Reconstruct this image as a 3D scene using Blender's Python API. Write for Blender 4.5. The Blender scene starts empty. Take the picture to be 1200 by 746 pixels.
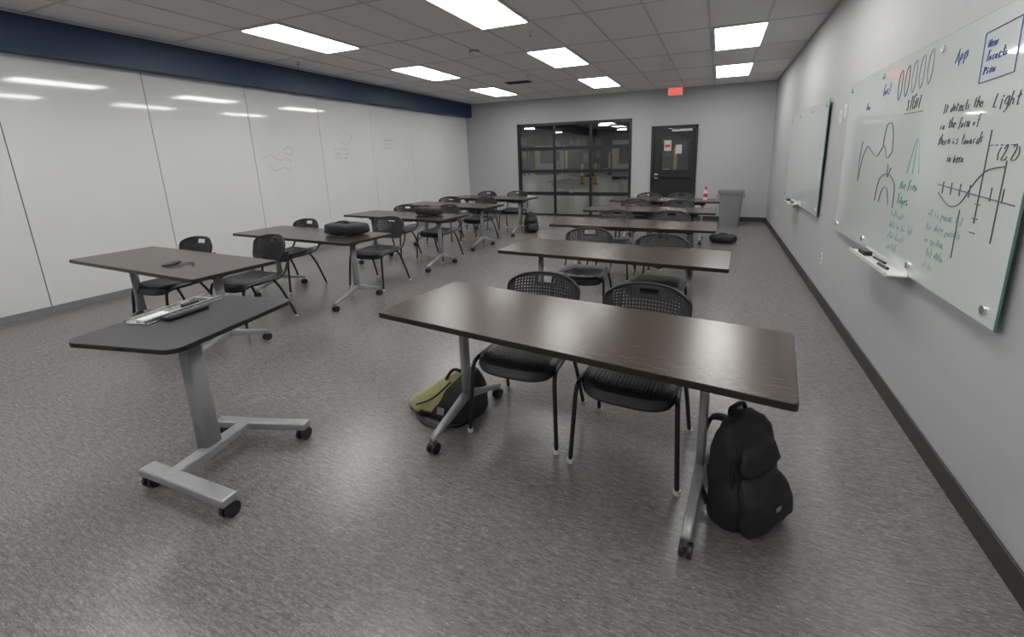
import bpy, bmesh, math, random
from mathutils import Vector, Matrix, noise, Euler
random.seed(7)
scene=bpy.context.scene
COL=scene.collection
try:
    scene.view_settings.view_transform='Standard'
    scene.view_settings.look='None'
except Exception as e: print(e)

# ---------------------------------------------------------------- materials
def pmat(name,col,rough=.5,metal=0,var=.06,scale=12,bump=0,bscale=150,stretch=(1,1,1),emis=None,estr=0,spec=.5,coat=0):
    m=bpy.data.materials.new(name); m.use_nodes=True
    nt=m.node_tree; N=nt.nodes; Lk=nt.links; b=N['Principled BSDF']
    tc=N.new('ShaderNodeTexCoord'); mp=N.new('ShaderNodeMapping'); mp.inputs['Scale'].default_value=stretch
    Lk.new(tc.outputs['Object'],mp.inputs['Vector'])
    nz=N.new('ShaderNodeTexNoise'); nz.inputs['Scale'].default_value=scale; nz.inputs['Detail'].default_value=4
    Lk.new(mp.outputs['Vector'],nz.inputs['Vector'])
    cr=N.new('ShaderNodeValToRGB')
    cr.color_ramp.elements[0].position=.3; cr.color_ramp.elements[1].position=.7
    cr.color_ramp.elements[0].color=[max(0,c*(1-var)) for c in col]+[1]
    cr.color_ramp.elements[1].color=[min(1,c*(1+var)) for c in col]+[1]
    Lk.new(nz.outputs['Fac'],cr.inputs['Fac']); Lk.new(cr.outputs['Color'],b.inputs['Base Color'])
    b.inputs['Roughness'].default_value=rough; b.inputs['Metallic'].default_value=metal
    b.inputs['Specular IOR Level'].default_value=spec
    if coat: b.inputs['Coat Weight'].default_value=coat; b.inputs['Coat Roughness'].default_value=.05
    if bump:
        n2=N.new('ShaderNodeTexNoise'); n2.inputs['Scale'].default_value=bscale; n2.inputs['Detail'].default_value=3
        Lk.new(mp.outputs['Vector'],n2.inputs['Vector'])
        bp=N.new('ShaderNodeBump'); bp.inputs['Strength'].default_value=bump; bp.inputs['Distance'].default_value=.004
        Lk.new(n2.outputs['Fac'],bp.inputs['Height']); Lk.new(bp.outputs['Normal'],b.inputs['Normal'])
    if emis:
        b.inputs['Emission Color'].default_value=list(emis)+[1]; b.inputs['Emission Strength'].default_value=estr
    return m
def glassmat(name,tint=(.9,.92,.92),refl=.12):
    m=bpy.data.materials.new(name); m.use_nodes=True
    nt=m.node_tree; N=nt.nodes; Lk=nt.links
    N.remove(N['Principled BSDF']); out=N['Material Output']
    t=N.new('ShaderNodeBsdfTransparent'); t.inputs[0].default_value=list(tint)+[1]
    g=N.new('ShaderNodeBsdfGlossy'); g.inputs['Roughness'].default_value=.01
    fr=N.new('ShaderNodeFresnel'); fr.inputs['IOR'].default_value=1.5
    ad=N.new('ShaderNodeMath'); ad.operation='ADD'; ad.inputs[1].default_value=refl-.04; ad.use_clamp=True
    Lk.new(fr.outputs[0],ad.inputs[0])
    mx=N.new('ShaderNodeMixShader'); Lk.new(ad.outputs[0],mx.inputs[0]); Lk.new(t.outputs[0],mx.inputs[1]); Lk.new(g.outputs[0],mx.inputs[2])
    Lk.new(mx.outputs[0],out.inputs['Surface'])
    return m
def floormat():
    m=bpy.data.materials.new('vinyl_floor'); m.use_nodes=True
    nt=m.node_tree; N=nt.nodes; Lk=nt.links; b=N['Principled BSDF']
    tc=N.new('ShaderNodeTexCoord')
    def nz(sc,st,det=4):
        mp=N.new('ShaderNodeMapping'); mp.inputs['Scale'].default_value=st; Lk.new(tc.outputs['Object'],mp.inputs['Vector'])
        n=N.new('ShaderNodeTexNoise'); n.inputs['Scale'].default_value=sc; n.inputs['Detail'].default_value=det; n.inputs['Roughness'].default_value=.65
        Lk.new(mp.outputs['Vector'],n.inputs['Vector']); return n
    a=nz(13,(1,7,1)); c=nz(42,(1,6,1),5); d=nz(1.2,(1,1,1),2); sp=nz(70,(1,2.2,1),2)
    mx=N.new('ShaderNodeMix'); mx.data_type='FLOAT'; mx.inputs[0].default_value=.6
    Lk.new(a.outputs['Fac'],mx.inputs[2]); Lk.new(c.outputs['Fac'],mx.inputs[3])
    cr=N.new('ShaderNodeValToRGB'); e=cr.color_ramp.elements
    e[0].position=.34; e[0].color=(.082,.075,.075,1); e[1].position=.68; e[1].color=(.335,.312,.314,1)
    k=e.new(.5); k.color=(.172,.159,.160,1)
    Lk.new(mx.outputs[0],cr.inputs['Fac'])
    m2=N.new('ShaderNodeMix'); m2.data_type='RGBA'; m2.blend_type='MULTIPLY'; m2.inputs[0].default_value=.2
    Lk.new(cr.outputs['Color'],m2.inputs[6]); Lk.new(d.outputs['Fac'],m2.inputs[7])
    sr=N.new('ShaderNodeValToRGB'); sr.color_ramp.elements[0].position=.66; sr.color_ramp.elements[1].position=.72
    sr.color_ramp.elements[1].color=(.7,.7,.7,1)
    Lk.new(sp.outputs['Fac'],sr.inputs['Fac'])
    m3=N.new('ShaderNodeMix'); m3.data_type='RGBA'; m3.inputs[7].default_value=(.52,.50,.50,1)
    Lk.new(sr.outputs['Color'],m3.inputs[0]); Lk.new(m2.outputs[2],m3.inputs[6]); Lk.new(m3.outputs[2],b.inputs['Base Color'])
    b.inputs['Roughness'].default_value=.27
    bp=N.new('ShaderNodeBump'); bp.inputs['Strength'].default_value=.15; bp.inputs['Distance'].default_value=.001
    Lk.new(c.outputs['Fac'],bp.inputs['Height']); Lk.new(bp.outputs['Normal'],b.inputs['Normal'])
    return m
M=dict(
 wall=pmat('painted_wall',(.405,.404,.412),.62,var=.02,bump=.12,bscale=120),
 ceil=pmat('acoustic_tile',(.72,.72,.715),.9,var=.04,scale=60,bump=.3,bscale=260),
 tbar=pmat('ceiling_tbar',(.50,.50,.50),.5,var=.02),
 floor=floormat(),
 panel=pmat('white_laminate',(.68,.68,.68),.05,var=.015,scale=1.5,spec=.5,coat=.5),
 seam=pmat('panel_seam',(.05,.05,.05),.6),
 blue=pmat('navy_paint',(.014,.034,.088),.45,var=.04,bump=.1),
 base=pmat('rubber_baseboard',(.034,.032,.031),.5,var=.1),
 lamp=pmat('light_diffuser',(.9,.9,.9),.4,emis=(1,.995,.965),estr=13.2),
 lampframe=pmat('white_metal',(.7,.7,.7),.4),
 black=pmat('black_metal',(.012,.012,.013),.35,var=.1),
 blackpl=pmat('black_plastic',(.013,.013,.014),.42,var=.15,scale=40,bump=.1,bscale=300),
 silver=pmat('silver_paint',(.34,.345,.35),.38,metal=.35,var=.04),
 chrome=pmat('steel',(.6,.6,.6),.25,metal=.9,var=.03),
 wood=pmat('dark_laminate',(.044,.029,.022),.25,var=.38,scale=9,stretch=(1.2,9,1),bump=.04,bscale=60),
 edge=pmat('black_edge',(.014,.012,.011),.4),
 podtop=pmat('charcoal_laminate',(.026,.026,.029),.38,var=.25,scale=50),
 glassboard=pmat('glass_marker_board',(.58,.615,.605),.05,var=.015,scale=1,coat=.5),
 gedge=pmat('glass_edge',(.10,.20,.18),.1),
 glass=glassmat('clear_glass',(.68,.70,.70),.14),
 bag=pmat('black_nylon',(.010,.010,.011),.6,var=.3,scale=30,bump=.5,bscale=260),
 olive=pmat('olive_fabric',(.27,.26,.125),.8,var=.15,scale=25,bump=.4,bscale=300),
 grey=pmat('grey_plastic',(.20,.205,.215),.45,var=.05),
 white=pmat('white_plastic',(.62,.62,.61),.35),
 paper=pmat('paper',(.5,.5,.48),.7),
 red=pmat('red_plastic',(.5,.04,.03),.4),
 exitred=pmat('exit_red',(.8,.05,.03),.4,emis=(1,.06,.03),estr=1.2),
 exitw=pmat('exit_face',(.6,.4,.4),.4,emis=(1,.45,.4),estr=.2),
 inkg=pmat('ink_green',(.10,.30,.23),.6), inkk=pmat('ink_black',(.10,.105,.115),.6), inkb=pmat('ink_blue',(.07,.11,.32),.6),
 inkf=pmat('ink_faint',(.52,.53,.54),.5), inkm=pmat('ink_grey',(.28,.28,.30),.5), inkt=pmat('ink_teal_faint',(.34,.50,.46),.5),
 yellow=pmat('safety_yellow',(.75,.52,.03),.5), hallfloor=pmat('sealed_concrete',(.58,.58,.57),.3,var=.06,scale=1),
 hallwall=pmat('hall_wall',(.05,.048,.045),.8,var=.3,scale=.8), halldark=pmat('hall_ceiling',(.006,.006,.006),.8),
 halllamp=pmat('hall_lamp',(.9,.9,.9),.4,emis=(1,.98,.92),estr=48),
 machine=pmat('machine_white',(.5,.51,.51),.4), orange=pmat('rack_orange',(.2,.09,.04),.5), card=pmat('cardboard',(.22,.17,.11),.8),
 hblue=pmat('hall_blue',(.03,.04,.07),.5),
)
# ---------------------------------------------------------------- mesh builder
class MB:
    def __init__(s): s.v=[];s.f=[];s.m=[];s.sm=[];s.mats=[]
    def mi(s,k):
        if k not in s.mats: s.mats.append(k)
        return s.mats.index(k)
    def add(s,vs,fs,mat,smooth=False,T=None):
        o=len(s.v); T=T or Matrix()
        s.v+= [T@Vector(v) for v in vs]; k=s.mi(mat)
        for f in fs: s.f.append([o+i for i in f]); s.m.append(k); s.sm.append(smooth)
    def addbm(s,bm,mat,smooth=False,T=None):
        bm.verts.index_update()
        s.add([v.co.copy() for v in bm.verts],[[v.index for v in f.verts] for f in bm.faces],mat,smooth,T); bm.free()
    def box(s,size,loc,mat,bevel=0,rot=None,smooth=False):
        bm=bmesh.new(); bmesh.ops.create_cube(bm,size=1); bmesh.ops.scale(bm,vec=size,verts=bm.verts)
        if bevel: bmesh.ops.bevel(bm,geom=bm.edges[:],offset=bevel,segments=2,affect='EDGES',profile=.5)
        T=Matrix.Translation(loc)
        if rot: T=T@Euler(rot).to_matrix().to_4x4()
        s.addbm(bm,mat,smooth,T)
    def bb(s,x0,x1,y0,y1,z0,z1,mat,bevel=0): s.box((x1-x0,y1-y0,z1-z0),((x0+x1)/2,(y0+y1)/2,(z0+z1)/2),mat,bevel)
    def cyl(s,p0,p1,r,mat,n=16,r2=None,smooth=True):
        s.tube([p0,p1],r,mat,n,r2=r2)
    def tube(s,pts,r,mat,n=10,r2=None,sub=0,flat=1.0,cap=True):
        P=[Vector(p) for p in pts]
        if sub and len(P)>2:
            Q=[]
            for i in range(len(P)-1):
                a=P[max(i-1,0)];b=P[i];c=P[i+1];d=P[min(i+2,len(P)-1)]
                for k in range(sub):
                    t=k/sub; Q.append(.5*((2*b)+(c-a)*t+(2*a-5*b+4*c-d)*t*t+(-a+3*b-3*c+d)*t**3))
            Q.append(P[-1]); P=Q
        vs=[];fs=[]; up=None; L=len(P)
        for i,p in enumerate(P):
            t=(P[min(i+1,L-1)]-P[max(i-1,0)]).normalized()
            if up is None: up=Vector((0,0,1)) if abs(t.z)<.9 else Vector((1,0,0))
            x=t.cross(up).normalized(); y=x.cross(t).normalized(); up=y
            rr=r if r2 is None else r+(r2-r)*i/(L-1)
            for k in range(n):
                a=2*math.pi*k/n; vs.append(p+x*math.cos(a)*rr+y*math.sin(a)*rr*flat)
        for i in range(L-1):
            for k in range(n):
                fs.append([i*n+k,i*n+(k+1)%n,(i+1)*n+(k+1)%n,(i+1)*n+k])
        s.add(vs,fs,mat,True)
        if cap:
            s.add(vs[:n],[list(range(n))[::-1]],mat); s.add(vs[-n:],[list(range(n))],mat)
    def slab(s,w,d,z0,z1,R,mat,emat,cx=0,cy=0,T=None,seg=6):
        o=[]
        for sx,sy,a0 in ((1,1,0),(-1,1,90),(-1,-1,180),(1,-1,270)):
            for k in range(seg+1):
                a=math.radians(a0+90*k/seg); o.append((cx+sx*(w/2-R)+R*math.cos(a),cy+sy*(d/2-R)+R*math.sin(a)))
        n=len(o); b=.0025
        def ring(z,ins):
            return [(cx+(x-cx)*(1-ins/(w/2)),cy+(y-cy)*(1-ins/(d/2)),z) for x,y in o]
        s.add(ring(z1,b),[list(range(n))],mat,T=T)
        s.add(ring(z0,0),[list(range(n))[::-1]],emat,T=T)
        vs=ring(z0,0)+ring(z1-b,0)+ring(z1,b)
        fs=[[j*n+i,j*n+(i+1)%n,(j+1)*n+(i+1)%n,(j+1)*n+i] for j in (0,1) for i in range(n)]
        s.add(vs,fs,emat,T=T)
    def loft(s,rings,mat,cap=True,smooth=True,T=None):
        n=len(rings[0]); vs=[v for r in rings for v in r]; fs=[]
        for j in range(len(rings)-1):
            for i in range(n): fs.append([j*n+i,j*n+(i+1)%n,(j+1)*n+(i+1)%n,(j+1)*n+i])
        if cap: fs.append(list(range(n))[::-1]); fs.append([(len(rings)-1)*n+i for i in range(n)])
        s.add(vs,fs,mat,smooth,T)
    def recolor(s,test,mat):
        k=s.mi(mat)
        for i,f in enumerate(s.f):
            P=[Vector(s.v[j]) for j in f]; c=sum(P,Vector())/len(P)
            n=(P[1]-P[0]).cross(P[2]-P[0])
            if n.length>0 and test(c,n.normalized()): s.m[i]=k
    def shell(s,fn,nu,nv,th,mat,hole=None,skip=None,hr=.3):
        bm=bmesh.new(); G={}
        def gv(i,j):
            if (i,j) not in G: G[i,j]=bm.verts.new(fn(-1+2*i/nu,-1+2*j/nv))
            return G[i,j]
        for i in range(nu):
            for j in range(nv):
                uc=-1+2*(i+.5)/nu; vc=-1+2*(j+.5)/nv
                if skip and skip(uc,vc): continue
                q=[gv(i,j),gv(i+1,j),gv(i+1,j+1),gv(i,j+1)]
                if hole and hole(uc,vc,i,j):
                    inn=[]
                    for k in range(8):
                        a=math.radians(-157.5+45*k)
                        inn.append(bm.verts.new(fn(uc+hr*2/nu*math.cos(a),vc+hr*2/nv*math.sin(a))))
                    for c in range(4):
                        a0=inn[2*c];a1=inn[2*c+1];a2=inn[(2*c+2)%8]
                        bm.faces.new([q[c],a1,a0]); bm.faces.new([q[c],q[(c+1)%4],a2,a1])
                else: bm.faces.new(q)
        bm.normal_update()
        bmesh.ops.solidify(bm,geom=bm.faces[:],thickness=th)
        s.addbm(bm,mat,False)
    def mesh(s,name):
        me=bpy.data.meshes.new(name); me.from_pydata([tuple(v) for v in s.v],[],s.f)
        for k in s.mats: me.materials.append(M[k])
        me.polygons.foreach_set('material_index',s.m); me.polygons.foreach_set('use_smooth',s.sm); me.update()
        return me
    def obj(s,name,loc=(0,0,0),rz=0,parent=None,rot=None):
        return place(s.mesh(name),name,loc,rz,parent,rot)
def place(me,name,loc=(0,0,0),rz=0,parent=None,rot=None):
    o=bpy.data.objects.new(name,me); COL.objects.link(o); o.location=loc
    o.rotation_euler=rot if rot else (0,0,rz)
    if parent: o.parent=parent
    return o
def empty(name,loc=(0,0,0),rz=0):
    e=bpy.data.objects.new(name,None); COL.objects.link(e); e.location=loc; e.rotation_euler=(0,0,rz); e.empty_display_size=.1; return e

# ---------------------------------------------------------------- room
XL,XR,YF,YB,H=-6.60,1.048,-2.6,10.63,3.008
SOFX,SOFZ=-6.41,2.657
b=MB(); b.bb(XL-.1,XR+.1,YF-.1,YB+.12,-.1,0,'floor'); b.obj('floor')
b=MB(); b.bb(XL-.1,XR+.1,YF-.1,YB+.12,H,H+.1,'ceil'); b.obj('ceiling')
b=MB(); b.bb(XR,XR+.1,YF-.1,YB+.12,0,H,'wall'); b.obj('wall_right')
b=MB(); b.bb(XL-.1,XR+.1,YF-.1,YF,0,H,'wall'); b.obj('wall_front')
gx0,gx1,gz=-5.03,-1.98,2.40; dx0,dx1,dz=-1.51,-.47,2.19
b=MB()
for x0,x1,z0,z1 in ((XL-.1,gx0,0,H),(gx0,gx1,gz,H),(gx1,dx0,0,H),(dx0,dx1,dz,H),(dx1,XR+.1,0,H)):
    b.bb(x0,x1,YB,YB+.12,z0,z1,'wall')
b.obj('wall_back')
b=MB(); b.bb(XL-.1,XL-.012,YF-.1,YB+.12,0,H,'seam')
ys=[2.008+1.245*k for k in range(-4,8)]
ys=[YF]+[y for y in ys if YF<y<YB]+[YB]
for i in range(len(ys)-1):
    g=.004 if ys[i]<5 else .0022
    b.bb(XL-.012,XL,ys[i]+(g if i else 0),ys[i+1]-g,.07,SOFZ,'panel')
b.obj('wall_left')
b=MB(); b.bb(XL-.012,SOFX,YF,YB,SOFZ,H,'blue'); b.obj('trim_soffit')
b=MB(); b.bb(XL-.012,XL+.012,YF,YB,0,.07,'grey'); b.obj('baseboard_left')
b=MB(); b.bb(XR-.012,XR,YF,YB,0,.105,'base',.003); b.obj('baseboard_right')
b=MB()
for x0,x1 in ((XL,gx0),(gx1,dx0),(dx1,XR)): b.bb(x0,x1,YB-.012,YB,0,.105,'base',.002)
b.obj('baseboard_back')
cols=[-5.06,-2.62,-.14]; rows=[-1.35,1.09,3.53,5.95,8.38]
b=MB(); x=-5.06-.01-.61*2
while x<XR:
    if x>SOFX: b.bb(x-.011,x+.011,YF,YB,H-.005,H+.002,'tbar')
    x+=.61
y=3.53-.03-1.215*5
while y<YB:
    if y>YF: b.bb(SOFX,XR,y-.011,y+.011,H-.0045,H+.002,'tbar')
    y+=1.215
b.obj('trim_ceiling_grid')
lb=MB(); lb.bb(-.30,.30,-.60,.60,-.012,-.001,'lampframe'); lb.bb(-.28,.28,-.575,.575,-.016,-.012,'lamp')
lm=lb.mesh('ceiling_light')
for cx_ in cols:
    for ry in rows: place(lm,'ceiling_light',(cx_+.285,ry+.58,H-.006))
b=MB(); b.cyl((0,0,0),(0,0,-.02),.07,'grey',24); b.cyl((0,0,-.02),(0,0,-.05),.055,'white',24,r2=.04); b.obj('smoke_detector',(-3.25,5.55,H-.006))
b=MB(); b.bb(-.28,.28,-.14,.14,-.012,0,'lampframe')
for k in range(7): b.box((.5,.02,.012),(0,-.1+.033*k,-.014),'black',rot=(.5,0,0))
b.obj('ceiling_vent',(-3.75,8.05,H-.006))
sp=MB(); sp.cyl((0,0,0),(0,0,-.008),.035,'white',16); sp.cyl((0,0,-.008),(0,0,-.04),.008,'chrome',10); sp.cyl((0,0,-.04),(0,0,-.044),.02,'chrome',12)
sm=sp.mesh('sprinkler_head')
for p in ((-2.2,5.1),(-3.3,7.5),(-5.9,4.9),(-.8,7.6)): place(sm,'sprinkler_head',(p[0],p[1],H-.006))

# ---------------------------------------------------------------- garage door (glass sectional)
b=MB(); y0,y1=YB+.02,YB+.08
fw=.06
b.bb(gx0,gx0+fw,YB-.02,y1,0,gz,'black'); b.bb(gx1-fw,gx1,YB-.02,y1,0,gz,'black'); b.bb(gx0,gx1,YB-.02,y1,gz-fw,gz,'black')
iw=(gx1-gx0-2*fw)
for k in range(1,3):
    xx=gx0+fw+iw*k/3; b.bb(xx-.03,xx+.03,y0,y1,0,gz-fw,'black')
for k in range(0,4):
    zz=(gz-fw)*k/4; b.bb(gx0+fw,gx1-fw,y0-.005,y1,max(0,zz-.045),zz+.045,'black')
b.bb(gx0+fw,gx1-fw,YB+.045,YB+.052,0.04,gz-fw,'glass')
b.box((.12,.03,.03),((gx0+gx1)/2,YB+.0,.62),'chrome',.005)
b.obj('window_1')
# ---------------------------------------------------------------- door
b=MB()
b.bb(dx0,dx0+.06,YB-.03,YB+.1,0,dz,'black'); b.bb(dx1-.06,dx1,YB-.03,YB+.1,0,dz,'black'); b.bb(dx0,dx1,YB-.03,YB+.1,dz-.06,dz,'black')
X0,X1=dx0+.065,dx1-.065
lx0,lx1,lz0,lz1=X0+.19,X1-.12,1.18,1.96
yd0,yd1=YB+.01,YB+.055
b.bb(X0,lx0,yd0,yd1,.01,dz-.065,'black'); b.bb(lx1,X1,yd0,yd1,.01,dz-.065,'black')
b.bb(lx0,lx1,yd0,yd1,.01,lz0,'black'); b.bb(lx0,lx1,yd0,yd1,lz1,dz-.065,'black')
b.bb(lx0,lx1,YB+.03,YB+.036,lz0,lz1,'glass')
b.bb(lx0-.02,lx0,yd0-.008,yd0,lz0,lz1,'black');b.bb(lx1,lx1+.02,yd0-.008,yd0,lz0,lz1,'black')
b.bb(lx0+.04,lx0+.20,YB+.022,YB+.028,1.62,1.86,'paper'); b.bb(lx0+.30,lx0+.44,YB+.022,YB+.028,1.55,1.75,'paper')
b.bb(lx0+.06,lx0+.18,YB+.018,YB+.022,1.70,1.76,'red')
b.bb(X0+.4,X1-.06,yd0-.05,yd0,dz-.14,dz-.08,'chrome',.004)
b.tube([(X1-.3,yd0-.05,dz-.1),(X0+.35,yd0-.12,dz-.075),(X0+.3,yd0-.04,dz-.05)],.01,'chrome')
b.bb(X0+.04,X1-.04,yd0-.06,yd0-.03,1.0,1.06,'black',.005)
b.bb(X0+.03,X0+.12,yd0-.05,yd0,.97,1.09,'chrome',.004); b.bb(X1-.1,X1-.03,yd0-.05,yd0,.98,1.08,'black',.004)
b.obj('door_1')
def text_mesh(body,size,offset=0,shear=0,extr=0.0,ls=1.0):
    c=bpy.data.curves.new('t','FONT'); c.body=body; c.size=size; c.offset=offset; c.shear=shear; c.extrude=extr; c.align_x='CENTER'; c.resolution_u=3; c.space_line=ls
    o=bpy.data.objects.new('t',c); COL.objects.link(o); bpy.context.view_layer.update()
    me=bpy.data.meshes.new_from_object(o.evaluated_get(bpy.context.evaluated_depsgraph_get()))
    bpy.data.objects.remove(o); bpy.data.curves.remove(c); return me
ex=empty('exit_sign',(-.98,10.3,H-.115))
b=MB(); b.box((.32,.03,.19),(0,0,0),'white',.005); b.box((.29,.004,.16),(0,-.017,0),'exitw'); b.cyl((0,0,.095),(0,0,.112),.05,'white',20); b.obj('housing',parent=ex)
t=text_mesh('EXIT',.15,.003); t.materials.clear(); t.materials.append(M['exitred'])
o=bpy.data.objects.new('lettering',t); COL.objects.link(o); o.parent=ex; o.location=(0,-.021,-.05); o.rotation_euler=(math.pi/2,0,0)

# ---------------------------------------------------------------- glass marker boards on right wall
def stroke(b,pts,mat,r=.0026,x=-.0370):
    b.tube([(x,p[0],p[1]) for p in pts],r*.75,mat,5,sub=4,flat=1)
def board(y0,y1,z0,z1):
    yc,zc=(y0+y1)/2,(z0+z1)/2; e=empty('glass_marker_board',(XR,yc,zc)); w=(y1-y0)/2; h=(z1-z0)/2
    b=MB(); b.bb(-.034,-.026,-w,w,-h,h,'gedge'); b.bb(-.0355,-.034,-w+.002,w-.002,-h+.002,h-.002,'glassboard'); b.obj('glass',parent=e)
    b=MB()
    for yy in (-w+.08,-w/3,w/3,w-.08):
        for zz in (-h+.06,h-.06):
            b.cyl((-.0,yy,zz),(-.03,yy,zz),.01,'chrome',14); b.cyl((-.0355,yy,zz),(-.045,yy,zz),.018,'chrome',18)
    b.obj('standoff',parent=e)
    return e,w,h
e1,w1,h1=board(5.36,7.80,.83,2.05)
e2,w2,h2=board(2.06,4.56,.83,2.07)
def tray(e,yc,zb,w):
    b=MB(); b.bb(-.13,-.036,yc-w/2,yc+w/2,zb-.01,zb,'white',.002); b.bb(-.135,-.13,yc-w/2,yc+w/2,zb-.01,zb+.012,'white')
    b.bb(-.037,-.0355,yc-w/2,yc+w/2,zb-.01,zb+.03,'white')
    b.box((.05,.13,.03),(-.085,yc+.2,zb+.016),'black',.006); b.cyl((-.06,yc-.1,zb+.01),(-.07,yc+.07,zb+.01),.008,'blackpl'); b.cyl((-.1,yc-.12,zb+.01),(-.09,yc-.25,zb+.01),.008,'blackpl')
    b.obj('marker_tray',parent=e)
tray(e2,-.06,-h2+.0,.74); tray(e1,.25,-h1+.01,.6)
G={'a':[[(.7,.5),(.3,.55),(.15,.25),(.35,0),(.65,.2),(.7,.5),(.75,.05),(.95,.05)]],
'b':[[(.2,1),(.2,0)],[(.2,.4),(.5,.55),(.7,.25),(.4,0),(.2,.1)]],'c':[[(.75,.45),(.4,.55),(.2,.25),(.45,0),(.8,.1)]],
'd':[[(.7,.45),(.3,.5),(.2,.15),(.5,0),(.7,.3)],[(.75,1),(.72,0)]],'e':[[(.2,.3),(.7,.35),(.5,.55),(.25,.4),(.3,.05),(.8,.1)]],
'f':[[(.7,.95),(.45,.9),(.4,-.2)],[(.15,.5),(.7,.5)]],'g':[[(.7,.5),(.3,.5),(.2,.15),(.6,.1),(.7,.5),(.7,-.2),(.3,-.35)]],
'h':[[(.2,1),(.2,0)],[(.2,.35),(.5,.55),(.7,.3),(.7,0)]],'i':[[(.4,.5),(.4,0)],[(.4,.72),(.42,.76)]],'l':[[(.4,1),(.35,.1),(.6,0)]],
'k':[[(.2,1),(.2,0)],[(.65,.5),(.2,.25),(.7,0)]],
'm':[[(.1,.5),(.12,0)],[(.12,.4),(.35,.55),(.42,0)],[(.42,.4),(.7,.55),(.8,0)]],'n':[[(.2,.5),(.2,0)],[(.2,.35),(.5,.55),(.65,.3),(.7,0)]],
'o':[[(.45,.52),(.2,.28),(.45,0),(.72,.28),(.45,.52)]],'p':[[(.2,.5),(.2,-.4)],[(.2,.4),(.55,.5),(.65,.2),(.2,.05)]],
'r':[[(.25,.5),(.25,0)],[(.25,.35),(.45,.52),(.7,.48)]],'s':[[(.7,.48),(.35,.5),(.35,.3),(.65,.2),(.5,0),(.2,.05)]],
't':[[(.45,.9),(.42,.1),(.7,.02)],[(.15,.58),(.75,.6)]],'u':[[(.2,.5),(.25,.05),(.6,.08),(.68,.5),(.72,0)]],
'w':[[(.1,.5),(.25,0),(.45,.4),(.65,0),(.85,.5)]],'x':[[(.2,.5),(.75,0)],[(.7,.5),(.2,0)]],'y':[[(.2,.5),(.45,.05)],[(.75,.5),(.3,-.35)]],
'N':[[(.15,0),(.15,1)],[(.15,1),(.75,0)],[(.75,0),(.75,1)]],'I':[[(.45,1),(.45,0)],[(.2,1),(.7,1)],[(.2,0),(.7,0)]],
'P':[[(.2,0),(.2,1)],[(.2,1),(.7,.9),(.65,.55),(.2,.5)]],'S':[[(.75,.9),(.35,1),(.2,.7),(.65,.4),(.55,0),(.15,.1)]],
'G':[[(.75,.85),(.4,1),(.15,.5),(.4,0),(.75,.15),(.75,.45)],[(.75,.45),(.5,.45)]],'H':[[(.2,0),(.2,1)],[(.75,0),(.75,1)],[(.2,.5),(.75,.5)]],
'T':[[(.45,0),(.45,1)],[(.1,1),(.8,1)]],'A':[[(.1,0),(.45,1)],[(.45,1),(.8,0)],[(.25,.4),(.65,.4)]],
'E':[[(.7,1),(.2,1)],[(.2,1),(.2,0)],[(.2,0),(.7,0)],[(.2,.5),(.6,.5)]],'L':[[(.2,1),(.2,0)],[(.2,0),(.7,0)]],'D':[[(.2,0),(.2,1)],[(.2,1),(.75,.7),(.7,.2),(.2,0)]],
'F':[[(.7,1),(.2,1)],[(.2,1),(.2,0)],[(.2,.5),(.6,.5)]],
'(':[[(.6,1.1),(.35,.5),(.6,-.15)]],')':[[(.3,1.1),(.55,.5),(.3,-.15)]],',':[[(.4,.1),(.3,-.15)]],'2':[[(.2,.8),(.5,1),(.7,.7),(.2,0)],[(.2,0),(.75,0)]],'.':[[(.4,.02),(.42,.05)]]}
def write(b,text,y,z,size,mat,r=.0028,slope=0,x=-.037,sg=-1,ls=1.75):
    for li,line in enumerate(text.split('\n')):
        cx=0; zz=z-li*size*ls+random.uniform(-.1,.1)*size
        for ch in line:
            if ch in G:
                js=random.uniform(.75,1.15); jy=random.uniform(-.08,.08)
                for st in G[ch]:
                    P=[(x,y+sg*(cx+(p[0]+.3*p[1])*size*.72*js+random.uniform(-.05,.05)*size),zz+cx*slope+(jy+p[1]+random.uniform(-.07,.07))*size*js) for p in st]
                    b.tube(P,r*.72,mat,4,sub=3 if len(P)>2 else 0)
            cx+=size*.60
b=MB()
write(b,'New\nInsects\nPins',-.83,.48,.036,'inkb',.0030,ls=1.5)
for p in ([(-.80,.54),(-1.04,.55)],[(-1.04,.55),(-1.05,.35)],[(-1.05,.35),(-.81,.34)],[(-.81,.34),(-.80,.54)]): stroke(b,p,'inkb',.0026)
write(b,'SIGHT',-.04,.30,.066,'inkk',.003); stroke(b,[(-.02,.28),(-.28,.275)],'inkk')
write(b,'It detects the\nin the form of\nthere is towards',-.52,.24,.042,'inkk',.0026)
write(b,'Light',-.95,.23,.058,'inkk',.0028)
write(b,'in beta',-.64,.01,.038,'inkk',.0024)
write(b,'App',-.56,.46,.062,'inkb',.003); write(b,'Aux',.74,.36,.050,'inkb',.0026); write(b,'(ax)',.42,.44,.060,'inkb',.0028)
write(b,'(2,2)',-1.04,.03,.050,'inkk',.0030)
write(b,'The Free\nEdges',-.12,-.15,.052,'inkg',.003)
write(b,'led light\ndata in for (x)\nplot.data()\nsin (x)',-.05,-.33,.038,'inkt',.0026)
write(b,'it is point (x)\nfor data points\nin system\n  (x) data\n it is',-.55,-.26,.038,'inkt',.0026)
for k in range(5):
    y=.14-.10*k; z_=.44+.010*k; stroke(b,[(y,z_),(y-.01,z_+.08),(y-.05,z_+.10),(y-.06,z_-.02),(y-.03,z_-.07),(y,z_)],'inkm' if k>1 else 'inkk',.0026)
def sh(pts,d): return [(p[0]+d,p[1]) for p in pts]
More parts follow.
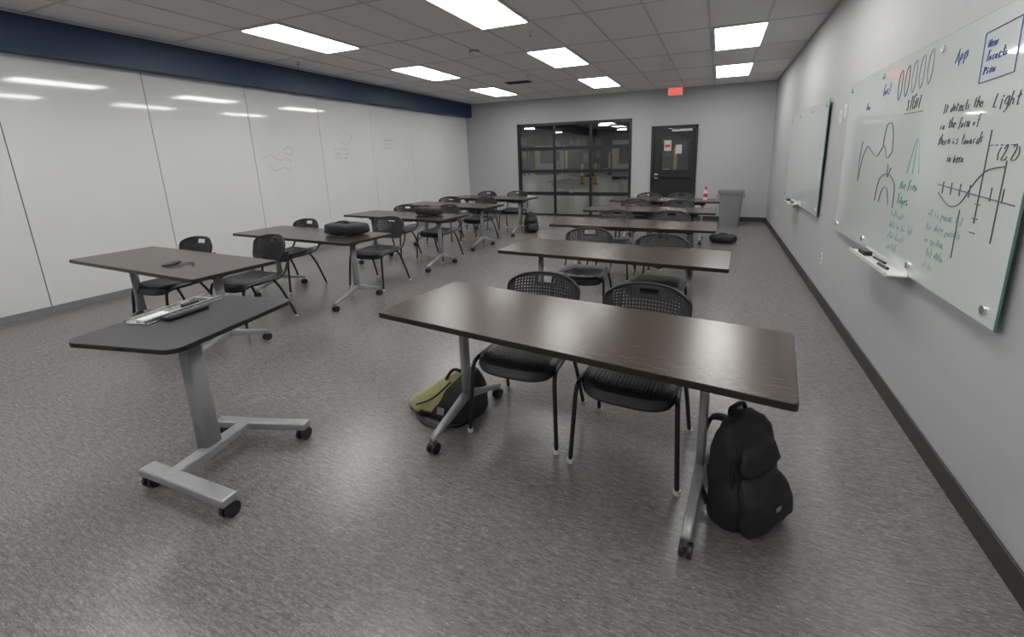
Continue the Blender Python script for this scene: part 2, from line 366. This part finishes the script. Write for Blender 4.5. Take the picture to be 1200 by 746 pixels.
for P in ([(1.08,-.16),(1.03,.02),(.95,.10),(.88,.08),(.72,.03),(.60,.10),(.52,.02),(.44,.06)],[(1.08,-.16),(1.10,.0),(1.08,.14)],[(.62,.10),(.60,.22),(.52,.24),(.46,.16),(.44,.06)],[(.48,-.02),(.46,-.10),(.42,-.04)]):
    stroke(b,sh(P,-.36),'inkk',.0034)
stroke(b,sh([(.70,-.27),(.66,-.12),(.52,-.08),(.38,-.14),(.36,-.28)],-.42),'inkk',.0038); stroke(b,sh([(.62,-.27),(.58,-.18),(.50,-.17),(.44,-.27)],-.42),'inkk',.0036)
stroke(b,[(-.20,-.06),(-.28,.14),(-.36,-.06)],'inkt',.0036); stroke(b,[(-.28,.14),(-.28,-.06)],'inkt',.0036)
for p in ([(-.60,-.10),(-1.22,-.14)],[(-.98,.14),(-.98,-.24)],[(-1.12,.02),(-1.12,-.30)],[(-.85,-.20),(-.85,-.42)]): b.tube([(-.037,q[0],q[1]) for q in p],.0024,'inkk',6)
for k in range(5): b.tube([(-.037,-.99-.035*k,.08),(-.037,-1.005-.035*k,.08)],.002,'inkk',5)
stroke(b,[(-.62,-.14),(-.74,-.19),(-.84,-.17),(-.92,-.08),(-1.0,-.02),(-1.12,.0)],'inkk',.0034)
for k in range(7): b.tube([(-.037,-.66-.08*k,-.085),(-.037,-.66-.08*k,-.14)],.0022,'inkk',6)
for k in range(3): b.tube([(-.037,-.96,-.16-.06*k),(-.037,-1.0,-.16-.06*k)],.0022,'inkk',6)
b.obj('marker_writing',parent=e2)
def outlet(y,z,name,sw=False):
    b=MB(); b.box((.008,.075,.12),(-.004,0,0),'white',.003)
    if sw: b.box((.012,.03,.06),(-.009,0,0),'white',.003)
    else:
        for zz in (-.025,.025):
            b.box((.004,.034,.03),(-.009,0,zz),'paper',.002)
            b.box((.003,.003,.01),(-.0115,.007,zz),'black'); b.box((.003,.003,.01),(-.0115,-.007,zz),'black')
    b.obj(name,(XR,y,z))
outlet(5.04,.44,'wall_outlet'); outlet(4.80,1.88,'light_switch',True); outlet(4.95,1.84,'light_switch',True); outlet(8.9,.45,'wall_outlet')

# faint drawings on left panels
b=MB(); X=XL+.0032
def lw(pts,mat='inkf',r=.003): b.tube([(X,p[0],p[1]) for p in pts],r,mat,5,sub=5)
lw([(4.62,1.60),(4.75,1.66),(4.9,1.58),(5.02,1.62),(5.1,1.55)],'inkm',.0022); lw([(4.70,1.50),(4.8,1.42),(4.95,1.46),(5.05,1.40)],'inkm',.0022); lw([(5.0,1.75),(5.08,1.80),(5.15,1.74),(5.1,1.66),(5.0,1.70)],'inkm',.0022)
lw([(6.1,2.0),(6.25,2.1),(6.45,2.0),(6.3,1.85),(6.1,1.95)])
write(b,'the field of\nlight is bent\nat the edge',6.0,1.75,.045,'inkf',.0035,x=X,sg=1)
write(b,'data points\nin a line\nare noted',7.3,1.95,.045,'inkf',.0035,x=X,sg=1)
b.obj('panel_scribbles')

# ---------------------------------------------------------------- tables
def caster(b,x,y,r=.03):
    for s_ in (-1,1): b.cyl((x+s_*.008,y,r),(x+s_*.024,y,r),r,'blackpl',18)
    b.cyl((x-.01,y,r),(x+.01,y,r),r*.5,'grey',12)
    b.box((.03,.045,.03),(x,y+.002,r*1.5),'blackpl',.008)
    b.cyl((x,y,r*1.5),(x,y,.085),.009,'chrome',10)
def mk_table(L=1.86,D=.61,Ht=.745,lx=.65):
    b=MB(); b.slab(L,D,Ht-.028,Ht,.02,'wood','edge')
    for sx in (-1,1):
        x=sx*lx
        rings=[]
        for z,wx,wy in ((.17,.019,.032),(.45,.018,.029),(Ht-.07,.018,.028)):
            rings.append([Vector((x+wx*math.copysign(abs(math.cos(a))**.5,math.cos(a)),wy*math.copysign(abs(math.sin(a))**.5,math.sin(a)),z)) for a in [2*math.pi*k/20 for k in range(20)]])
        b.loft(rings,'silver')
        for sy in (-1,1):
            rr=[]
            for t,hw,hh in ((0,.022,.035),(.35,.021,.026),(.75,.02,.018),(1,.018,.013)):
                y=sy*(t*.31); z=.19-.105*t**.9
                rr.append([Vector((x+hw*math.copysign(abs(math.cos(a))**.6,math.cos(a)),y,z+hh*math.copysign(abs(math.sin(a))**.6,math.sin(a)))) for a in [2*math.pi*k/16 for k in range(16)]])
            b.loft(rr,'silver')
            caster(b,x,sy*.30)
        b.box((.05,.42,.022),(x,0,Ht-.04),'black',.004)
        b.box((.065,.11,.06),(x,0,Ht-.065),'black',.01)
        b.cyl((x-.05,0,Ht-.075),(x+.05,0,Ht-.075),.018,'black',14)
    b.box((1.22,.05,.03),(0,.0,Ht-.075),'black',.004)
    b.box((1.22,.02,.045),(0,.17,Ht-.055),'black',.004)
    b.tube([(.50,-.22,Ht-.035),(.44,-.22,Ht-.06),(.38,-.22,Ht-.035)],.006,'black')
    return b.mesh('folding_table')
tm=mk_table()
T=[(-.635,1.825,-.112),(-.80,3.44,-.055),(-.91,4.98,-.01),(-.92,6.42,-.01),(-.87,7.90,0),
   (-4.27,2.03,-.03),(-4.24,3.38,-.045),(-4.27,5.0,-.07),(-4.38,6.40,-.10),(-4.33,7.82,-.08)]
for i,(x,y,r) in enumerate(T):
    place(mk_table(1.915,.625,.745,.645) if i==0 else tm,'folding_table',(x,y,0),r)

# ---------------------------------------------------------------- chairs
def mk_chair():
    b=MB()
    def seat(u,v):
        x=.235*u*(1-.16*abs(v)**5)*(1-.05*(v+1)/2); y=-.01+.225*v*(1-.2*abs(u)**5)
        e=max(abs(u),abs(v)); z=.455-.018*(1-u*u)*(1-.5*v*v)-.03*max(0,(e-.8)/.2)**2
        z-=.03*max(0,(-v-.55)/.45)**2; z+=.012*max(0,v)
        return Vector((x,y,z))
    b.shell(seat,24,22,-.012,'blackpl',hole=lambda u,v,i,j:abs(u)<.78 and abs(v)<.78,hr=.22)
    def back(u,v):
        x=.232*u*(1-.12*abs(v)**5)*(1+.04*v); zz=.678+.125*v*(1-.25*abs(u)**4)+.012*(1-u*u)*(v>0)*v
        y=.285+.085*(zz-.678)/.13*.45-.055*u*u
        return Vector((x,y,zz))
    b.shell(back,26,14,.010,'blackpl',hole=lambda u,v,i,j:abs(u)<.88 and abs(v)<.8 and not(abs(u)<.34 and v>.45),skip=lambda u,v:abs(u)<.24 and .55<v<.80,hr=.29)
    def rim(fn,off,r,mat='blackpl'):
        P=[]
        for a in range(0,24): P.append(fn(-1+2*a/24,-1))
        for a in range(0,16): P.append(fn(1,-1+2*a/16))
        for a in range(0,24): P.append(fn(1-2*a/24,1))
        for a in range(0,17): P.append(fn(-1,1-2*a/16))
        P=[p+Vector(off) for p in P]; b.tube(P,r,mat,8,cap=False)
    rim(seat,(0,0,-.004),.010); rim(back,(0,0.004,0),.008)
    for s_ in (-1,1):
        b.tube([(s_*.262,-.245,.012),(s_*.25,-.222,.25),(s_*.243,-.205,.385),(s_*.238,-.165,.425),(s_*.232,-.05,.43),(s_*.23,.10,.432),(s_*.232,.20,.465),(s_*.233,.255,.56),(s_*.222,.272,.64)],.0115,'black',10,sub=5)
        b.tube([(s_*.262,.245,.012),(s_*.245,.16,.28),(s_*.232,.09,.425)],.0115,'black',10,sub=4)
        for yy in (-.245,.245): b.cyl((s_*.262,yy,0),(s_*.262,yy,.022),.016,'white',14)
        b.box((.03,.05,.06),(s_*.215,.262,.645),'blackpl',.008)
    for yy in (-.15,.10): b.tube([(-.234,yy,.43),(-.18,yy,.415),(.18,yy,.415),(.234,yy,.43)],.010,'black',10)
    return b.mesh('stacking_chair')
cm=mk_chair()
C=[(-.96,2.07,.0),(-.335,2.02,-.05),
   (-1.15,3.80,.05),(-.44,3.62,-.05),
   (-1.22,5.30,0),(-.52,5.36,0),(-1.22,6.85,.05),(-.55,6.80,0),(-1.2,8.15,0),(-.62,8.2,0),
   (-4.80,2.28,.05),(-4.16,2.58,-.03),(-4.88,3.58,-.05),(-3.90,4.02,.02),
   (-4.7,5.30,0),(-4.0,5.45,-.1),(-4.8,6.75,.1),(-4.1,6.85,-.1),(-4.75,8.1,0),(-4.05,8.25,.1)]
for x,y,r in C: place(cm,'stacking_chair',(x,y,0),r)

# ---------------------------------------------------------------- instructor lectern table
b=MB(); Hp=.78
b.slab(.60,.67,Hp-.022,Hp,.06,'podtop','edge')
rg=[]
for z,wx,wy in ((.06,.036,.045),(Hp-.05,.034,.04)):
    rg.append([Vector((.01+wx*math.copysign(abs(math.cos(a))**.35,math.cos(a)),wy*math.copysign(abs(math.sin(a))**.35,math.sin(a))-.05,z)) for a in [2*math.pi*k/24 for k in range(24)]])
b.loft(rg,'silver',smooth=True)
b.box((.26,.30,.02),(0,-.02,Hp-.033),'black',.004); b.box((.10,.12,.05),(0.01,-.05,Hp-.06),'black',.01)
b.box((.07,.46,.045),(0.03,-.06,.085),'silver',.008)
b.box((.60,.07,.04),(.145,-.29,.086),'silver',.008,rot=(0,0,-.17))
b.box((.54,.06,.04),(.12,.165,.086),'silver',.008,rot=(0,0,.10))
for x,y in ((-.12,-.245),(.42,-.335),(-.11,.14),(.36,.19)): caster(b,x,y,.034)
b.obj('lectern_table',(-2.39,1.18,0),.20)
b=MB(); b.bb(-.065,.065,-.20,.20,0,.006,'chrome',.002)
b.bb(-.065,-.055,-.20,.20,.006,.022,'chrome'); b.bb(.055,.065,-.20,.20,.006,.022,'chrome')
b.box((.10,.012,.006),(0,.15,.012),'blackpl',.002); b.box((.05,.12,.012),(0,-.12,.012),'white',.003)
b.box((.03,.08,.02),(.01,.06,.016),'blackpl',.004)
b.obj('pen_tray',(-2.585,1.22,Hp+.001),.20)
b=MB(); b.box((.05,.20,.022),(0,0,.011),'blackpl',.008)
for i in range(5):
    for j in range(3): b.box((.008,.012,.004),(-.013+.013*j,-.06+.028*i,.023),'grey',.001)
b.obj('remote_control',(-2.47,1.20,Hp+.001),.12)
b=MB()
b.box((.07,.14,.009),(-.06,.02,.005),'blackpl',.003,rot=(0,0,.5))
b.tube([(-.04,-.04,.005),(.03,-.06,.005),(.08,-.01,.005),(.05,.05,.005),(.11,.07,.005),(.17,.02,.005)],.004,'blackpl',8,sub=6)
b.obj('phone_with_cable',(-4.0,1.93,.747),.1)

# ---------------------------------------------------------------- bags
def se(a,w,d,p=.55): return (w*math.copysign(abs(math.cos(a))**p,math.cos(a)), d*math.copysign(abs(math.sin(a))**p,math.sin(a)))
def bagloft(b,secs,mat,n=40,ns=.012,nf=7,seed=0,p=.55):
    R=[]; m=6
    for i in range(len(secs)-1):
        for k in range(m):
            t=k/m; A,B=secs[i],secs[i+1]; R.append([A[j]+(B[j]-A[j])*t for j in range(5)])
    R.append(list(secs[-1])); rings=[]
    for x,y,z,w,d in R:
        rg=[]
        for k in range(n):
            a=2*math.pi*k/n; px,py=se(a,w,d,p); v=Vector((x+px,y+py,z))
            nn=noise.noise_vector(v*nf+Vector((seed,seed,seed)))*ns+noise.noise_vector(v*nf*2.7+Vector((seed,0,seed)))*ns*.4; nn.z*= .3; v=v+nn; v.z=max(v.z,.002); rg.append(v)
        rings.append(rg)
    b.loft(rings,mat)
def backpack(h=.48,w=.15,d=.09,seed=1,lean=.04):
    b=MB(); L=lambda z:lean*(z/h)**1.6
    def S(l): return [(x,y+L(z),z,w_,d_) for x,y,z,w_,d_ in l]
    bagloft(b,S([(0,0,.008,w*.85,d*.95),(0,-.005,.03,w*1.03,d*1.15),(0,-.008,h*.25,w*1.08,d*1.2),(0,0,h*.5,w*1.02,d*1.02),(0,0,h*.70,w*.94,d*.85),(0,0,h*.84,w*.82,d*.68),(0,0,h*.93,w*.64,d*.5),(0,0,h*.98,w*.42,d*.32),(0,0,h,w*.2,d*.15)]),'bag',seed=seed,p=.6,ns=.028,nf=6)
    bagloft(b,S([(0,-d-.012,.02,w*.75,.03),(0,-d-.03,.07,w*.88,.045),(0,-d-.02,h*.36,w*.85,.04),(0,-d+.0,h*.48,w*.70,.03),(0,-d+.02,h*.53,w*.45,.01)]),'bag',seed=seed+3,ns=.018,p=.65)
    bagloft(b,S([(0,-d+.015,h*.54,w*.5,.02),(0,-d+.005,h*.60,w*.70,.028),(0,-d+.015,h*.74,w*.62,.025),(0,-d+.04,h*.83,w*.4,.01)]),'bag',seed=seed+5,ns=.014,p=.65)
    for s_ in (-1,1):
        b.tube([(s_*.05,d*.4+L(h*.9),h*.92),(s_*.07,d+.02+L(h*.85),h*.86),(s_*.10,d+.07,h*.60),(s_*.13,d+.06,h*.30),(s_*w*.9,d*.9,.05)],.026,'bag',10,sub=6,flat=.35)
    b.tube([(-.04,d*.2+lean,h*.95),(-.03,d*.25+lean,h+.012),(.03,d*.25+lean,h+.012),(.04,d*.2+lean,h*.95)],.009,'bag',8,sub=5)
    zz=[(w*.88*math.cos(a),-d*.35-.02+L(h*.45+h*.40*math.sin(a)),h*.45+h*.42*math.sin(a)) for a in [math.pi*k/12 for k in range(13)]]
    b.tube(zz,.004,'blackpl',6,sub=2)
    b.tube([(w*.95,0,h*.45),(w*1.15,-.03,h*.25),(w*1.12,-.06,.02)],.007,'bag',6,sub=4,flat=.5)
    b.box((.03,.004,.02),(.02,-d-.062,h*.26),'grey',.001)
    return b
b=backpack(.485,.155,.08,1); b.obj('backpack',(.19,1.77,0),rot=Euler((.04,-.07,.85)))
b=MB()
bagloft(b,[(-.02,0,.004,.24,.15),(-.01,0,.04,.25,.16),(.03,.01,.10,.20,.15),(.07,.02,.17,.145,.13),(.11,.03,.235,.09,.09),(.13,.03,.275,.04,.05)],'bag',ns=.022,nf=6,seed=9,n=48)
b.recolor(lambda c,n: c.z>.03 and c.y<.12 and c.x< -.085+.95*(c.z-.03)-.18*(c.y+.05),'olive')
b.tube([(-.10,-.168,.09),(-.02,-.165,.13),(.05,-.145,.18),(.11,-.085,.25)],.012,'bag',10,sub=6,flat=.5)
b.tube([(-.1,-.17,.02),(0,-.20,.015),(.12,-.19,.02),(.2,-.12,.03)],.012,'bag',10,sub=6,flat=.5)
b.tube([(.05,-.06,.24),(.09,-.03,.30),(.15,.03,.25)],.010,'bag',8,sub=6)
b.box((.05,.004,.04),(.08,-.155,.09),'grey',.001,rot=(-.3,0,.1))
b.obj('slumped_backpack',(-1.47,1.98,0),-.15)
def duffel(seed,p=.7,ns=.018,ex=3.2):
    b=MB()
    rings=[];n=32
    for k in range(19):
        t=k/18; x=-.26+.52*t; s_=(1-abs(2*t-1)**ex)**.4 if 0<t<1 else .15
        rg=[]
        for j in range(n):
            a=2*math.pi*j/n; y,z=se(a,.125*s_,.085*(.4+.6*s_),p); v=Vector((x,y,.088+z)); v.z=max(v.z,.003)
            nn=noise.noise_vector(v*8+Vector((seed,0,0)))*ns; v=v+nn; v.z=max(v.z,.003); rg.append(v)
        rings.append(rg)
    b.loft(rings,'bag')
    b.tube([(-.12,-.10,.12),(-.08,-.03,.19),(.06,-.02,.19),(.1,-.1,.12)],.010,'bag',8,sub=6)
    b.tube([(-.2,0,.168),(0,.01,.178),(.2,0,.168)],.004,'blackpl',6)
    b.tube([(-.24,-.02,.12),(-.1,-.15,.03),(.1,-.16,.015),(.24,-.05,.08)],.010,'bag',8,sub=6,flat=.5)
    return b
o=duffel(1,.5,.018,6).obj('laptop_bag',(-3.74,3.44,.747),.1); o.scale=(.95,1.05,.74)
o=duffel(4,.5,.018,5).obj('laptop_bag',(-3.85,5.05,.747),-.1); o.scale=(.85,.9,.7)
o=duffel(8).obj('duffel_bag',(.15,7.95,0),.1); o.scale=(.85,1.1,.85)
backpack(.40,.13,.08,5).obj('backpack',(-3.55,8.05,0),rot=Euler((.0,.0,.6)))

# ---------------------------------------------------------------- bin, bottle
b=MB()
def rr(w,d,z,R=.05):
    o=[]
    for sx,sy,a0 in ((1,1,0),(-1,1,90),(-1,-1,180),(1,-1,270)):
        for k in range(6):
            a=math.radians(a0+90*k/5); o.append(Vector((sx*(w-R)+R*math.cos(a),sy*(d-R)+R*math.sin(a),z)))
    return o
b.loft([rr(.19,.13,0),rr(.235,.17,.70)],'grey',cap=False,smooth=True)
b.loft([rr(.235,.17,.70),rr(.255,.19,.70),rr(.26,.195,.76),rr(.24,.175,.76),rr(.225,.16,.70),rr(.18,.12,.02)],'grey',cap=False,smooth=False)
b.add(rr(.19,.13,0.001),[list(range(24))],'grey')
b.tube([(-.26,0,.66),(-.275,0,.62),(-.25,0,.60)],.012,'grey'); b.tube([(.26,0,.66),(.275,0,.62),(.25,0,.60)],.012,'grey')
b.obj('trash_can',(.28,9.95,0),.0)
b=MB(); b.cyl((0,0,0),(0,0,.13),.035,'white',18); b.cyl((0,0,.13),(0,0,.165),.035,'white',18,r2=.013); b.cyl((0,0,.165),(0,0,.20),.015,'red',12); b.box((.03,.07,.025),(0,-.015,.205),'red',.005); b.cyl((0,0,.04),(0,0,.10),.036,'red',18)
b.obj('spray_bottle',(-.18,8.0,.747),.4)

# ---------------------------------------------------------------- workshop hall beyond the glass door
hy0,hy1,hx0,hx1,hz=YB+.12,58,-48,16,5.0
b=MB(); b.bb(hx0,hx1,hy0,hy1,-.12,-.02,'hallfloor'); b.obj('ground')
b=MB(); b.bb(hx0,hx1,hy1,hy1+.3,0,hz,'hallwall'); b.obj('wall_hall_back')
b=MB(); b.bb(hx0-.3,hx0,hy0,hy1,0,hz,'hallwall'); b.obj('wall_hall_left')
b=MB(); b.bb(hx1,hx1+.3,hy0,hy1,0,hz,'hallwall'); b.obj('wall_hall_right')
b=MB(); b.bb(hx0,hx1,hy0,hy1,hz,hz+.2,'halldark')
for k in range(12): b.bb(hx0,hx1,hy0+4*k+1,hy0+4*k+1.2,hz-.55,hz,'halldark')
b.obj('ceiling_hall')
hb=MB(); hb.bb(-.45,.45,-.2,.2,-.06,0,'halllamp'); hb.cyl((0,0,0),(0,0,.05),.02,'black',8); hm=hb.mesh('high_bay_light')
for ix in range(7):
    for iy in range(5): place(hm,'high_bay_light',(-40+7.5*ix,hy0+5.1+8*iy,hz-.6))
for x,y in ((-6.5,24),(-7.3,24),(-15,28),(-3.2,22)):
    b=MB(); b.cyl((0,0,0),(0,0,1.1),.08,'yellow',16); b.cyl((0,0,1.1),(0,0,1.16),.08,'yellow',16,r2=.03); b.cyl((0,0,-.02),(0,0,.02),.16,'black',16); b.obj('safety_bollard',(x,y,0))
def machine(x,y,w,d,h,m='machine'):
    b=MB(); b.bb(-w/2,w/2,-d/2,d/2,0,h,m,.05); b.bb(-w*.3,w*.2,-d/2-.03,-d/2,h*.4,h*.85,'halldark',.02); b.bb(w*.28,w*.45,-d/2-.15,-d/2,h*.5,h*.8,'grey',.02); b.bb(-w/2,w/2,-d/2-.02,-d/2,.0,.2,'halldark')
    b.bb(-w*.42,-w*.34,-d/2-.03,-d/2,h*.3,h*.9,'yellow'); b.obj('cnc_machine',(x,y,-.02))
machine(-5.5,30,2.4,2,2.6); machine(-10.5,34,2.2,2,2.3,'hblue'); machine(-1.5,28,2.4,2,2.2,'hblue'); machine(-14.5,38,2.6,2,2.6); machine(-21,40,3,2,2.6,'grey'); machine(-8.2,38,1.6,1.6,2.0,'card')
def rack(x,y):
    b=MB()
    for xx in (-1.8,0,1.8):
        for yy in (-.5,.5): b.bb(xx-.05,xx+.05,yy-.05,yy+.05,0,3.6,'hblue')
    for z in (.2,1.4,2.6):
        b.bb(-1.8,1.8,-.55,-.45,z,z+.12,'orange'); b.bb(-1.8,1.8,.45,.55,z,z+.12,'orange'); b.bb(-1.8,1.8,-.5,.5,z+.12,z+.15,'grey')
        for k in range(5):
            if random.random()<.75:
                hh=random.uniform(.3,.8); b.bb(-1.65+.7*k,-1.15+.7*k,-.4,.4,z+.15,z+.15+hh,random.choice(['card','machine','grey','card','hblue']),.02)
    b.obj('pallet_rack',(x,y,-.02))
for x,y in ((-18,36),(-24.5,36),(-13,44),(-28,44),(-9,48),(-4,46),(-19,50)): rack(x,y)

# ---------------------------------------------------------------- world + camera
w=bpy.data.worlds.new('World'); scene.world=w; w.use_nodes=True
w.node_tree.nodes['Background'].inputs[0].default_value=(.5,.55,.6,1); w.node_tree.nodes['Background'].inputs[1].default_value=.05
yaw,pitch,roll,F,cx,cy,h=.3945,-.2155,-.0229,496.3,633.9,293.7,1.5204
c1,s1=math.cos(yaw),math.sin(yaw); cp,sp_=math.cos(pitch),math.sin(pitch)
f=Vector((-s1*cp,c1*cp,sp_)); r=Vector((c1,s1,0)); u=r.cross(f)
c,sn=math.cos(roll),math.sin(roll); r,u=c*r+sn*u,-sn*r+c*u
cam=bpy.data.cameras.new('camera'); co=bpy.data.objects.new('camera',cam); COL.objects.link(co)
mt=Matrix((( r.x,u.x,-f.x,0),(r.y,u.y,-f.y,0),(r.z,u.z,-f.z,h),(0,0,0,1))); co.matrix_world=mt
cam.sensor_width=36; cam.sensor_fit='HORIZONTAL'; cam.lens=F/1200*36
cam.shift_x=-(cx-600)/1200; cam.shift_y=-(373-cy)/1200; cam.clip_end=200; cam.clip_start=.05
scene.camera=co
